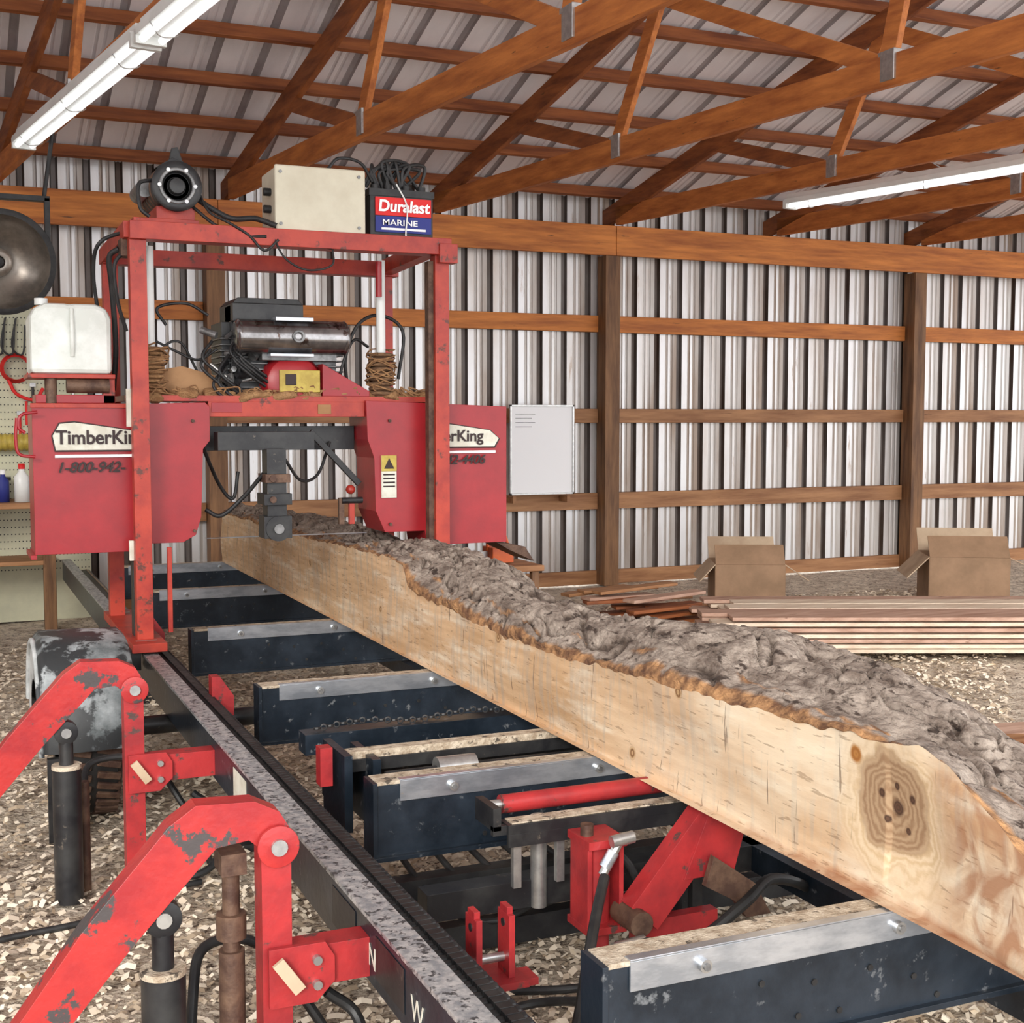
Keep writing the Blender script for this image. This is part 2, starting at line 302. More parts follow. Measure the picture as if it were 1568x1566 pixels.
# loader arms
armo=[(-.04,.40),(.07,.555),(.17,.69),(.30,.835),(.34,.862),(.43,.858),(.468,.838),(.490,.80),(.490,.76),(.445,.76),(.440,.78),(.42,.798),(.37,.792),(.245,.66),(.15,.55),(.045,.40)]
for Y,ox in ((2.0,0),(3.3,-.045)):
    b.prism([(p[0]+ox,p[1]) for p in armo],Y-.022,Y+.022,redarm)
    b.box(.438+ox,.485+ox,Y-.026,Y+.026,G,.79,redw); b.cyl((.464+ox,Y-.04,.785),(.464+ox,Y+.04,.785),.013,zinc,14)
    b.lathe((.464+ox,Y-.027,.785),(0,-1,0),[(0,.033),(.006,.033),(.006,0)],redarm)
    b.prism([(.445+ox,.53),(.445+ox,.625),(.535+ox,.625),(.55+ox,.60),(.55+ox,.56),(.52+ox,.53)],Y-.04,Y-.03,redw)
    b.box(.45+ox,.612,Y-.026,Y+.026,.55,.615,redw)
    for X,z in ((.465,.60),(.52,.60),(.52,.56)): b.cyl((X+ox,Y-.05,z),(X+ox,Y-.038,z),.0075,zinc,10)
    b.beam((.455+ox,Y-.055,.61),(.49+ox,Y-.055,.56),.008,.02,cardd)
    c_=.29+ox*.7
    b.cyl((c_,Y,G),(c_,Y,.60),.034,blk,24); b.cyl((c_,Y,.60),(c_,Y,.61),.035,dust,24); b.cyl((c_,Y,.61),(c_,Y,.665),.017,blk,16)
    b.lathe((c_,Y-.016,.69),(0,1,0),[(0,.012),(0,.028),(.032,.028),(.032,.012),(0,.012)],blk); b.cyl((c_,Y-.022,.69),(c_,Y+.022,.69),.012,zinc,14)
    if Y<3:
        b.cyl((.405,Y+.05,G),(.405,Y+.05,.60),.021,rust,16); b.cyl((.405,Y+.05,.60),(.405,Y+.05,.74),.014,rust,14); b.box(.385,.425,Y+.02,Y+.08,.73,.765,rust)
        b.cyl((.405,Y+.05,.62),(.405,Y+.05,.66),.024,rust,14)
    else: b.cyl((c_+.045,Y+.05,G),(c_+.045,Y+.05,.55),.012,rust,12)
    b.tube([(.33+ox,Y+.03,.32),(.35+ox,Y+.1,.5),(.38+ox,Y+.15,.57),(.47,Y+.15,.56),(.55,Y+.1,.45),(.60,Y+.1,.35),(.62,Y+.1,G+.01)],.009,rub)
    b.tube([(.52,Y+.05,.42),(.5,Y+.0,.34),(.55,Y-.03,.30),(.62,Y,.33),(.63,Y+.1,.42),(.58,Y+.12,.47)],.010,rub)
for Y in (2.9,2.05,1.8): b.box(.6105,.6115,Y,Y+.14,.56,.63,lblw if Y>2.5 else blk)
b.done()
for Y,s_ in ((1.93,'N'),(1.72,'W')):
    c=D.curves.new('rail_letter','FONT');c.body=s_;c.size=.065;c.extrude=.0005;c.materials.append(lblw);o=D.objects.new('rail_letter',c);SC.collection.objects.link(o)
    o.location=mill(Vector((.611,Y+.05,.57)));o.rotation_euler=(math.pi/2,0,-math.pi/2);o.parent=MP
# wheel + fender
w=B('axle_wheel',MP)
wy,wz,wr=4.98,.30,.295
w.lathe((.36,wy,wz),(1,0,0),[(0,.17),(0,wr-.035),(.02,wr),(.18,wr),(.2,wr-.035),(.2,.17)],rub,40)
for i in range(40):
    t=i*2*math.pi/40
    for xx in (.37,.47): w.beam((xx,wy+wr*math.cos(t),wz+wr*math.sin(t)),(xx+.08,wy+wr*math.cos(t+.06),wz+wr*math.sin(t+.06)),.025,.02,rust,upv=(0,math.cos(t),math.sin(t)))
w.lathe((.37,wy,wz),(1,0,0),[(.02,.17),(.05,.14),(.03,.06),(-.01,.05),(-.01,0)],fend,28); w.cyl((.5,wy,wz),(2.3,wy,wz),.035,blk)
w.done()
w=B('fender',MP,bevel=0)
vs=[];NA=22;xs=(.285,.292,.31,.45,.58,.60)
rs=(.33,.352,.368,.37,.366,.35)
for k in range(NA+1):
    t=math.radians(2+176*k/NA)
    for xx,r in zip(xs,rs):
        rr=r+.01*noise.noise(Vector((xx*8,t*3,0)))
        e=1+.06*abs(math.sin(2*t)); vs.append((xx,wy-rr*e*math.cos(t),wz+rr*e*math.sin(t)))
w.add(vs,[(k*6+i,k*6+i+1,(k+1)*6+i+1,(k+1)*6+i) for k in range(NA) for i in range(5)],fend,True)
vs=[]
for k in range(NA+1):
    t=math.radians(2+176*k/NA);e=1+.06*abs(math.sin(2*t))
    for r in (.33,.20): vs.append((.286,wy-r*e*math.cos(t),wz+r*e*math.sin(t)))
w.add(vs,[(2*k,2*k+1,2*k+3,2*k+2) for k in range(NA)],fendw,True)
w.tube([(.284,wy-.345*math.cos(math.radians(a)),wz+.345*math.sin(math.radians(a))) for a in range(0,179,12)],.010,fendw)
w.box(.30,.34,4.60,4.63,.0,.30,blk)
w.done()
# ---- head
h=B('head_frame',MP,mill)
for X in (.60,1.692):
    h.box(X,X+.055,4.58,4.635,.69,2.05,redf); h.box(X-.02,X+.035,5.18,5.235,.69,2.03,redf)
    h.beam((X+.012,4.6,2.085),(X+.0,5.24,2.06),.055,.055,redf)
    h.box(X-.03,X+.085,4.48,5.32,.662,.692,redf if X<1 else blk)
    for yy in (4.55,5.25): h.cyl((X-.01,yy,.672),(X+.06,yy,.672),.022,zinc,18)
    h.box(X-.04,X+.0,4.50,4.60,.60,.672,blk)
h.box(1.672,1.693,4.60,4.64,.69,2.03,rust)
h.box(.60,1.75,4.56,4.64,2.05,2.11,redf); h.box(.58,1.75,5.17,5.24,2.03,2.09,redf)
h.box(.585,.60,4.62,4.64,1.42,1.55,lblw); h.box(.585,.60,4.62,4.64,.96,1.03,lblw)
h.box(.58,.66,4.64,4.72,2.00,2.06,rust); h.box(1.70,1.77,4.55,4.60,2.02,2.09,redf)
h.box(.62,.84,4.62,4.95,2.11,2.13,redf); h.box(1.05,1.75,4.6,4.9,2.11,2.116,redf)
h.cyl((.685,4.75,1.65),(.685,4.75,2.05),.018,white,16); h.cyl((1.535,4.75,1.68),(1.535,4.75,2.04),.0175,white,16); h.cyl((1.512,4.70,1.9),(1.512,4.70,2.03),.012,red,10)
h.cyl((1.535,4.75,1.53),(1.535,4.75,1.66),.03,rope,16)
for i in range(9): h.lathe((1.535,4.75,1.535+i*.018),(0,0,1),[(0,.035),(.004,.048),(.012,.048),(.016,.035)],rope,16)
for i in range(10): h.lathe((.69,4.75,1.54+i*.016),(0,0,1),[(0,.03),(.004,.045),(.012,.045),(.016,.03)],dustb,16)
for cx in (.69,1.535):
    for i in range(16):
        a=random.uniform(0,6.28);z=random.uniform(1.55,1.70);pts=[]
        for k in range(6):
            pts.append((cx+.054*math.cos(a+k*1.1)+random.uniform(-.008,.008),4.75+.054*math.sin(a+k*1.1),z+k*random.uniform(-.006,.010)))
        h.tube(pts,.0035,twine,6,3)
h.box(.715,.73,4.64,4.66,.70,1.0,redf); h.box(.60,.66,4.66,4.72,.69,1.0,blk)
h.tube([(.58,4.7,2.03),(.55,4.72,2.0),(.56,4.75,1.9),(.575,4.8,1.7),(.57,4.85,1.55)],.010,rub)
h.tube([(.60,4.66,2.02),(.56,4.66,1.97),(.57,4.68,1.85),(.60,4.7,1.75)],.007,rub)
h.done()
h=B('blade_guards',MP,mill,bevel=.006)
h.prism([(.285,.985),(.285,1.495),(.66,1.50),(.865,1.505),(.88,1.49),(.88,1.37),(.855,1.34),(.85,1.22),(.845,1.10),(.825,1.035),(.78,1.01),(.66,1.01),(.64,.985)],4.70,4.93,red)
h.prism([(1.46,1.515),(2.03,1.495),(2.03,.965),(1.70,.965),(1.69,1.02),(1.53,1.02),(1.495,1.10),(1.49,1.30),(1.465,1.37)],4.70,4.93,red)
h.box(.27,.29,4.69,4.94,.97,.985,red); h.box(.28,.66,4.69,4.70,1.485,1.50,redf)
for z in (1.05,1.44): h.cyl((.82,4.69,z),(.82,4.70,z),.006,rust,10); h.cyl((1.55,4.69,z),(1.55,4.70,z),.006,rust,10)
h.box(.88,1.46,4.72,4.86,1.455,1.51,redf); h.box(.89,1.0,4.718,4.72,1.47,1.505,red); h.box(1.28,1.33,4.717,4.72,1.465,1.50,ply)
h.prism([(1.99,.965),(2.12,.94),(2.16,.88),(2.05,.93)],4.72,4.92,rust)
h.box(.90,1.25,4.66,4.74,1.335,1.40,blk); h.box(.88,1.46,4.86,4.92,1.33,1.42,blk)
P1=[(.355,1.335),(.345,1.39),(.37,1.435),(.42,1.44),(.64,1.405),(.64,1.335)];P2=[(1.70,1.335),(1.70,1.435),(1.74,1.438),(1.96,1.405),(2.0,1.37),(1.98,1.335)]
for P_ in (P1,P2):
    cx=sum(p[0] for p in P_)/6;cz=sum(p[1] for p in P_)/6
    h.prism(P_,4.694,4.70,txk); h.prism([(cx+(p[0]-cx)*.965,cz+(p[1]-cz)*.90) for p in P_],4.692,4.695,lblw)
h.box(1.515,1.575,4.692,4.70,1.15,1.31,lblw); h.box(1.515,1.575,4.69,4.693,1.25,1.31,yel)
h.prism([(1.525,1.26),(1.565,1.26),(1.545,1.30)],4.688,4.691,txk)
for z in (1.235,1.22,1.205,1.19): h.box(1.522,1.568,4.690,4.693,z,z+.006,txk)
h.box(.355,.64,4.690,4.693,1.315,1.325,txw);h.box(1.70,1.98,4.690,4.693,1.315,1.325,txw)
h.done()
text('TimberKing',mill(Vector((.505,4.688,1.362))),.082,txk,MP,'guard_lettering',sx=.92,bold=.02); text('berKing',mill(Vector((1.83,4.688,1.362))),.075,txk,MP,'guard_lettering_r',bold=.02)
text('1-800-942-',mill(Vector((.47,4.69,1.265))),.062,txk,MP,'guard_phone',shear=.3,bold=.02); text('942-4406',mill(Vector((1.84,4.69,1.275))),.060,txk,MP,'guard_phone_r',shear=.3,bold=.02)
h=B('blade_guide',MP,mill)
h.box(1.065,1.135,4.62,4.70,1.08,1.34,blk); h.box(1.05,1.15,4.60,4.72,1.14,1.18,blk); h.box(1.055,1.145,4.60,4.72,1.22,1.25,rust)
h.cyl((1.10,4.60,1.055),(1.10,4.70,1.055),.045,blk,24); h.box(1.05,1.15,4.605,4.70,1.02,1.10,blk); h.cyl((1.10,4.59,1.055),(1.10,4.60,1.055),.018,gry,16)
h.cyl((1.08,4.59,1.16),(1.08,4.6,1.16),.012,rust,10); h.cyl((1.08,4.59,1.235),(1.08,4.6,1.235),.012,rust,10)
h.beam((1.27,4.80,1.40),(1.46,4.80,1.20),.02,.022,blk); h.beam((1.40,4.8,1.15),(1.40,4.8,1.05),.02,.02,redf); h.ball((1.42,4.78,1.18),.018,redf)
h.cyl((1.38,4.76,1.14),(1.46,4.76,1.14),.012,blk); h.box(1.37,1.39,4.76,4.78,1.05,1.15,rust);h.box(1.41,1.43,4.76,4.78,1.05,1.15,redf)
h.tube([(.87,4.75,1.12),(.92,4.72,1.10),(1.0,4.7,1.17),(1.06,4.66,1.25)],.008,rub)
h.box(.88,1.49,4.80,4.83,1.010,1.012,stl)
h.tube([(.87,4.8,1.35),(.95,4.9,1.2),(1.0,4.9,1.15),(1.02,4.9,1.25)],.007,rub)
h.tube([(1.15,4.7,1.30),(1.22,4.75,1.22),(1.30,4.8,1.24),(1.36,4.85,1.36)],.006,rub)
h.done()
h=B('head_deck',MP,mill,bevel=.004)
h.box(.60,1.74,4.72,5.2,1.51,1.53,redf)
for i in range(90):
    x=random.uniform(.66,1.72);r=random.uniform(.010,.034); h.ball((x,random.uniform(4.73,4.86),1.53),r,dustb,(1.5,1,.75),.8,8)
for i in range(40):
    x=random.uniform(.66,1.68);z=1.54; h.tube([(x,4.73,z),(x+random.uniform(-.04,.04),4.72,z+random.uniform(0,.03)),(x+random.uniform(-.07,.07),4.73,z+random.uniform(-.02,.02))],.003,twine,5,3)
h.prism([(.70,1.53),(.71,1.62),(.80,1.635),(.93,1.60),(.95,1.53)],4.78,4.82,ply)
h.done()
e=B('engine',MP,mill,bevel=.004)
e.cyl((1.0,4.74,1.745),(1.38,4.74,1.745),.062,chrome,28)
e.lathe((1.0,4.74,1.745),(-1,0,0),[(0,.062),(.008,.064),(.02,.05),(.02,0)],chrome); e.lathe((1.38,4.74,1.745),(1,0,0),[(0,.062),(.008,.064),(.02,.05),(.02,0)],chrome)
e.lathe((1.20,4.68,1.745),(0,-1,0),[(0,.02),(.012,.024),(.012,.014),(.0,.012)],gry,16); e.box(1.12,1.26,4.69,4.79,1.80,1.815,stl); e.box(1.10,1.26,4.69,4.79,1.672,1.684,stl)
e.box(.98,1.24,4.76,5.0,1.80,1.865,blk); e.prism([(.98,1.865),(1.0,1.885),(1.22,1.885),(1.24,1.865)],4.76,5.0,rub)
e.box(.95,1.12,4.82,5.02,1.53,1.80,blk); e.box(1.25,1.38,4.82,5.0,1.54,1.72,gry)
for i in range(9): e.box(.94,1.13,4.80,4.98,1.56+i*.022,1.566+i*.022,gry)
for i in range(8): e.box(1.27,1.40,4.79,4.98,1.56+i*.02,1.566+i*.02,gry)
e.lathe((1.20,4.78,1.575),(0,-1,0),[(-.1,.115),(0,.115),(.03,.10),(.045,.06),(.045,0)],red,36)
e.box(1.14,1.29,4.72,4.735,1.545,1.625,yel); e.box(1.16,1.20,4.715,4.72,1.57,1.61,txk)
e.prism([(1.30,1.53),(1.30,1.65),(1.48,1.55),(1.48,1.53)],4.72,4.9,red)
for i in range(26):
    x=random.uniform(.92,1.16);z=random.uniform(1.55,1.80); e.cyl((x,4.77,z),(x+random.uniform(-.06,.06),4.80,z+random.uniform(-.05,.05)),random.uniform(.006,.02),random.choice([gry,blk,zinc]),10)
for i in range(9):
    x=random.uniform(.90,1.05);z=random.uniform(1.6,1.8); e.tube([(x,4.77,z),(x-.04,4.74,z-.06),(x+.02,4.74,z-.12),(x+.08,4.76,z-.16)],.006,rub)
e.box(1.08,1.36,4.74,4.80,1.66,1.69,gry); e.tube([(1.42,4.8,1.55),(1.40,4.76,1.68),(1.45,4.76,1.80),(1.55,4.8,1.84),(1.64,4.8,1.78),(1.62,4.8,1.6)],.007,rub)
e.tube([(1.40,4.8,1.54),(1.38,4.76,1.62),(1.43,4.76,1.74),(1.50,4.8,1.72)],.006,rub)
e.tube([(.9,4.8,1.82),(.82,4.8,1.86),(.72,4.8,1.84),(.75,4.8,1.78)],.006,rub); e.box(.98,1.0,4.8,4.9,1.62,1.86,blk)
e.tube([(.86,4.82,1.62),(.80,4.8,1.72),(.74,4.8,1.70),(.73,4.8,1.6)],.005,rub)
e.tube([(.93,4.8,1.70),(.86,4.8,1.66),(.78,4.8,1.69),(.70,4.8,1.73)],.005,rub)
e.done()
e=B('lift_motor',MP,mill)
zc=2.24
e.cyl((.765,4.62,zc),(.765,4.90,zc),.082,blk,32); e.lathe((.765,4.62,zc),(0,-1,0),[(0,.082),(.012,.086),(.018,.07),(.018,.05),(.0,.045),(.0,.03),(.02,.026),(.02,0)],blk,32); e.lathe((.765,4.60,zc),(0,-1,0),[(0,.062),(.003,.060),(.003,.052),(0,.05)],gry,32)
for i in range(5): e.lathe((.765,4.66+.05*i,zc),(0,1,0),[(0,.082),(.004,.086),(.012,.086),(.016,.082)],rust,32)
for a in range(6):
    t=a*math.pi/3; e.cyl((.765+.06*math.cos(t),4.595,zc+.06*math.sin(t)),(.765+.06*math.cos(t),4.61,zc+.06*math.sin(t)),.007,zinc,8)
e.box(.70,.83,4.64,4.88,2.13,2.175,redf); e.cyl((.67,4.7,zc),(.67,4.86,zc),.03,gry,16)
e.prism([(.73,zc+.07),(.74,zc+.095),(.755,zc+.10),(.765,zc+.145),(.785,zc+.15),(.80,zc+.105),(.83,zc+.07)],4.7,4.72,rub); e.prism([(.70,zc+.065),(.76,zc+.105),(.82,zc+.08)],4.66,4.76,rub)
e.tube([(.83,4.65,2.215),(.88,4.62,2.175),(.95,4.6,2.14),(1.03,4.6,2.145),(1.10,4.57,2.12)],.010,rub); e.tube([(.82,4.64,2.18),(.9,4.6,2.11),(.98,4.57,2.08),(1.06,4.56,2.08)],.006,rub)
e.tube([(.84,4.66,2.25),(.87,4.60,2.16),(.93,4.56,2.12),(1.0,4.56,2.08),(1.05,4.55,2.03),(1.1,4.55,2.07)],.005,rub)
e.tube([(.69,4.64,2.26),(.64,4.62,2.24),(.64,4.6,2.16),(.67,4.6,2.13)],.007,rub)
e.tube([(1.08,4.57,2.10),(1.12,4.55,2.01),(1.2,4.55,1.97),(1.29,4.55,1.99),(1.3,4.57,2.05)],.004,rub)
e.tube([(.64,4.7,2.1),(.52,4.7,2.05),(.50,4.75,1.95),(.52,4.8,1.8)],.007,rub)
e.done()
e=B('control_box',MP,mill,bevel=.012)
e.box(1.10,1.42,4.58,4.80,2.108,2.33,cream); e.box(1.095,1.425,4.575,4.588,2.103,2.335,cream)
for X,z in ((1.115,2.13),(1.40,2.13),(1.115,2.31),(1.40,2.31)): e.cyl((X,4.57,z),(X,4.576,z),.006,gry,10)
e.cyl((1.075,4.66,2.25),(1.10,4.66,2.25),.014,rub); e.cyl((1.075,4.66,2.19),(1.10,4.66,2.19),.014,rub); e.cyl((1.29,4.57,2.05),(1.29,4.57,2.11),.010,rub)
e.done()
e=B('battery',MP,mill,bevel=.005)
dz=-.025
e.box(1.45,1.69,4.60,4.79,2.14+dz,2.28+dz,rub); e.box(1.445,1.695,4.595,4.795,2.28+dz,2.305+dz,rub)
e.box(1.468,1.682,4.594,4.60,2.210+dz,2.275+dz,lblr); e.box(1.468,1.682,4.594,4.60,2.15+dz,2.208+dz,lblb); e.box(1.49,1.66,4.592,4.595,2.158+dz,2.166+dz,txw)
for X in (1.48,1.53,1.60,1.66): e.cyl((X,4.64,2.30+dz),(X,4.64,2.325+dz),.016,rub,12)
for i in range(12):
    x=random.uniform(1.43,1.60); e.tube([(x,4.65,2.29),(x+random.uniform(-.05,.05),4.64,2.34+random.random()*.05),(x+random.uniform(-.02,.1),4.66,2.35+random.random()*.04),(x+random.uniform(0,.12),4.68,2.29)],.0065,rub)
e.tube([(1.55,4.6,2.30),(1.585,4.585,2.22),(1.58,4.585,2.12),(1.585,4.58,2.07)],.003,white)
e.tube([(1.30,4.62,2.34),(1.34,4.62,2.38),(1.42,4.62,2.37),(1.47,4.64,2.31)],.006,rub)
e.done()
text('Duralast',mill(Vector((1.575,4.590,2.200))),.070,txw,MP,'battery_lettering',bold=.03,shear=.1); text('MARINE',mill(Vector((1.56,4.590,2.150))),.036,txw,MP,'battery_lettering_small',sx=1.3)
e=B('water_tank',MP,mill,bevel=.022)
e.prism([(.285,1.60),(.285,1.79),(.30,1.82),(.335,1.838),(.40,1.838),(.415,1.832),(.43,1.838),(.50,1.838),(.535,1.825),(.55,1.79),(.55,1.60)],4.70,4.92,tankm)
e.done()
e=B('tank_details',MP,mill,bevel=.003)
e.cyl((.33,4.8,1.838),(.33,4.8,1.86),.022,white); e.tube([(.42,4.70,1.82),(.42,4.69,1.76),(.42,4.69,1.70),(.42,4.70,1.66)],.008,tankm)
e.box(.275,.56,4.70,4.93,1.585,1.60,redf); e.box(.30,.56,4.72,4.90,1.50,1.53,red); e.cyl((.40,4.72,1.56),(.54,4.72,1.56),.025,rust); e.cyl((.35,4.73,1.50),(.35,4.73,1.59),.02,rust); e.box(.52,.56,4.72,4.76,1.5,1.59,redf)
e.tube([(.30,4.66,1.47),(.25,4.66,1.46),(.24,4.66,1.42),(.26,4.66,1.40)],.006,red); e.tube([(.29,4.66,1.32),(.24,4.66,1.33),(.23,4.66,1.38),(.235,4.66,1.45)],.006,red)
e.done()
# ------------------------------------------------------------------ log cant
def interp(t,tab):
    for (a,va),(b_,vb) in zip(tab,tab[1:]):
        if t<=b_: return va+(vb-va)*max(0,(t-a)/(b_-a))
    return tab[-1][1]
ZT=[(.9,.70),(1.2,.76),(1.38,.83),(1.55,.915),(1.62,.925),(1.98,.893),(2.48,.875),(2.9,.850),(3.31,.845),(4.05,.872),(4.13,.885),(4.18,.955),(4.3,.968),(5.34,.943),(7.3,.925)]
ZC=[(.9,.80),(1.4,.85),(1.65,.885),(1.95,.93),(2.3,.965),(2.6,.95),(3.0,.925),(3.4,.935),(3.75,.965),(4.3,.985),(7.3,.965)]
W=[(.9,1.66),(1.55,1.71),(1.95,1.76),(2.4,1.78),(2.75,1.70),(3.1,1.63),(3.6,1.67),(3.9,1.71),(5.5,1.71),(7.3,1.68)]
FX=[(.9,1.39),(1.3,1.39),(1.6,1.42),(7.3,1.42)]
barkA=M('bark',(.16,.12,.095),(.40,.335,.28),scale=18,st=(1,.45,1),rough=.95,bump=1,bs=50,c3=(.06,.04,.03),s3=26,t3=.57,w3=.06,lo=.36,hi=.64,bd=.022)
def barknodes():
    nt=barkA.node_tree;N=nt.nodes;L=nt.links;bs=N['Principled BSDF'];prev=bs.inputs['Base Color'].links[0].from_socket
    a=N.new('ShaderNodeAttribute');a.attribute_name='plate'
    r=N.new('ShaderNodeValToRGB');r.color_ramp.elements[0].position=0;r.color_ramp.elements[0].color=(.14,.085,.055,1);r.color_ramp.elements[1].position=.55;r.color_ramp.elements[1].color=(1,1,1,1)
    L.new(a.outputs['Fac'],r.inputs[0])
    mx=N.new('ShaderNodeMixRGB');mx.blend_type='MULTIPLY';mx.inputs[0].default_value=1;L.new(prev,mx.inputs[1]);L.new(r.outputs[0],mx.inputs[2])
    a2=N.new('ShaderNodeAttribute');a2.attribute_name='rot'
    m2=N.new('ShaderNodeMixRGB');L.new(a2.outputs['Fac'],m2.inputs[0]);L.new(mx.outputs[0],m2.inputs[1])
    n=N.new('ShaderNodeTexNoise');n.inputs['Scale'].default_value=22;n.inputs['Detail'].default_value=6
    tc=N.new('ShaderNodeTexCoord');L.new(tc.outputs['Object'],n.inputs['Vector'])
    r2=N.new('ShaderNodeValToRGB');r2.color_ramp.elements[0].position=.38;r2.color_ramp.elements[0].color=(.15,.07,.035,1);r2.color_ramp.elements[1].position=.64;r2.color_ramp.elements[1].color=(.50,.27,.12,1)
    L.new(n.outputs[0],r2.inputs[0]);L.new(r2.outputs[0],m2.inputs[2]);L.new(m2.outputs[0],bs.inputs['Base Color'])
barknodes()
cut=M('sawn_face',(.76,.52,.31),(.58,.37,.20),scale=3,st=(5,.6,3),rough=.7,bump=.3,bs=25,c3=(.80,.67,.50),s3=4,t3=.50,w3=.15,lo=.38,hi=.62,bd=.004)
def cutnodes():
    nt=cut.node_tree;N=nt.nodes;L=nt.links;bs=N['Principled BSDF'];prev=bs.inputs['Base Color'].links[0].from_socket
    tc=N.new('ShaderNodeTexCoord');sx=N.new('ShaderNodeSeparateXYZ');L.new(tc.outputs['Object'],sx.inputs[0])
    def math_(op,a,b_=None,c_=None):
        n=N.new('ShaderNodeMath');n.operation=op
        for i,v in enumerate((a,b_,c_)):
            if v is None: continue
            if isinstance(v,(int,float)): n.inputs[i].default_value=v
            else: L.new(v,n.inputs[i])
        return n.outputs[0]
    def mix(f,a,c):
        mx=N.new('ShaderNodeMixRGB');L.new(f,mx.inputs[0]);L.new(a,mx.inputs[1])
        if isinstance(c,tuple): mx.inputs[2].default_value=rgb(c)
        else: L.new(c,mx.inputs[2])
        return mx.outputs[0]
    def ns(scale,st,lo,hi,det=6):
        mp=N.new('ShaderNodeMapping');mp.inputs['Scale'].default_value=st;L.new(tc.outputs['Object'],mp.inputs[0])
        n=N.new('ShaderNodeTexNoise');n.inputs['Scale'].default_value=scale;n.inputs['Detail'].default_value=det;L.new(mp.outputs[0],n.inputs['Vector'])
        mr=N.new('ShaderNodeMapRange');mr.inputs[1].default_value=lo;mr.inputs[2].default_value=hi;L.new(n.outputs[0],mr.inputs[0]);return mr.outputs[0]
    wv=N.new('ShaderNodeTexWave');wv.bands_direction='Z';wv.inputs['Scale'].default_value=9;wv.inputs['Distortion'].default_value=7;wv.inputs['Detail'].default_value=3;wv.inputs['Detail Scale'].default_value=.7
    mpw=N.new('ShaderNodeMapping');mpw.inputs['Scale'].default_value=(1,.35,1);L.new(tc.outputs['Object'],mpw.inputs[0]);L.new(mpw.outputs[0],wv.inputs['Vector'])
    p=mix(math_('MULTIPLY',wv.outputs['Fac'],.30),prev,(.50,.28,.14))
    p=mix(math_('MULTIPLY',ns(6,(1,6,.8),.50,.62),.45),p,(.42,.35,.28))   # saw marks / grey weather streaks
    p=mix(math_('MULTIPLY',ns(5,(1,1,1),.60,.72),.4),p,(.38,.22,.11))
    mr=N.new('ShaderNodeMapRange');mr.inputs[1].default_value=3.6;mr.inputs[2].default_value=2.4;L.new(sx.outputs[1],mr.inputs[0])
    p=mix(math_('MULTIPLY',mr.outputs[0],math_('MULTIPLY',ns(3,(1,1,2),.32,.58),.65)),p,(.90,.79,.60))
    p=mix(math_('MULTIPLY',ns(40,(1,1.6,.12),.665,.685),.7),p,(.12,.07,.045))  # drying checks
    p=mix(math_('MULTIPLY',ns(60,(1,.25,2),.62,.66),.5),p,(.22,.13,.07))
    nz=N.new('ShaderNodeTexNoise');nz.inputs['Scale'].default_value=11;nz.inputs['Detail'].default_value=5;L.new(tc.outputs['Object'],nz.inputs['Vector'])
    def knot(prev,ky,kz,R,dark,ringf,lite=(.55,.36,.18),soft=.6):
        dy=math_('SUBTRACT',sx.outputs[1],ky);dz=math_('SUBTRACT',sx.outputs[2],kz)
        d=math_('SQRT',math_('ADD',math_('MULTIPLY',dy,dy),math_('MULTIPLY',dz,dz)))
        d=math_('ADD',d,math_('MULTIPLY',math_('SUBTRACT',nz.outputs[0],.5),R*.8))
        mr=N.new('ShaderNodeMapRange');mr.inputs[1].default_value=R;mr.inputs[2].default_value=R*soft;L.new(d,mr.inputs[0])
        ring=math_('MULTIPLY',math_('ADD',math_('SINE',math_('MULTIPLY',d,ringf)),1),.5)
        rc=N.new('ShaderNodeMixRGB');L.new(ring,rc.inputs[0]);rc.inputs[1].default_value=rgb(dark);rc.inputs[2].default_value=rgb(lite)
        return mix(mr.outputs[0],prev,rc.outputs[0])
    KY,KZ=2.06,.655
    p=knot(p,KY,KZ,.19,(.66,.48,.28),280,(.78,.61,.41))
    p=knot(p,KY+.01,KZ+.02,.118,(.33,.20,.11),400,(.47,.32,.19),.82)
    for dy,dz,R in ((0,.01,.022),(-.05,.04,.012),(.045,.03,.012),(.03,-.02,.010),(-.03,-.03,.009),(.0,.055,.010)): p=knot(p,KY+dy,KZ+dz,R,(.07,.035,.02),900,(.12,.06,.035))
    p=knot(p,2.19,.745,.022,(.34,.13,.03),500,(.45,.20,.05))
    for ky,kz,R in ((2.9,.74,.02),(3.15,.52,.022),(4.1,.70,.03),(5.4,.62,.02),(2.45,.78,.02),(6.6,.7,.02),(2.75,.80,.018)): p=knot(p,ky,kz,R,(.22,.10,.04),500)
    mr=N.new('ShaderNodeMapRange');mr.inputs[1].default_value=1.88;mr.inputs[2].default_value=1.76;L.new(math_('ADD',sx.outputs[1],math_('MULTIPLY',sx.outputs[2],-.12)),mr.inputs[0])
    n2=N.new('ShaderNodeTexNoise');n2.inputs['Scale'].default_value=10;n2.inputs['Detail'].default_value=9;n2.inputs['Distortion'].default_value=1.2;L.new(tc.outputs['Object'],n2.inputs['Vector'])
    r=N.new('ShaderNodeMapRange');r.inputs[1].default_value=.40;r.inputs[2].default_value=.62;L.new(n2.outputs[0],r.inputs[0])
    f=math_('MULTIPLY',math_('MULTIPLY',mr.outputs[0],r.outputs[0]),.85)
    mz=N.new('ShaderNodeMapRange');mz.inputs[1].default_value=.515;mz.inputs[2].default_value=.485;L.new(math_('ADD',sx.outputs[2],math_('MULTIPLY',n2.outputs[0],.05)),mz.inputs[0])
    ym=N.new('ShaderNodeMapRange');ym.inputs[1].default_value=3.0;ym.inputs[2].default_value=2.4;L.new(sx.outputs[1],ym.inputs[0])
    f=math_('MAXIMUM',f,math_('MULTIPLY',mz.outputs[0],ym.outputs[0]))
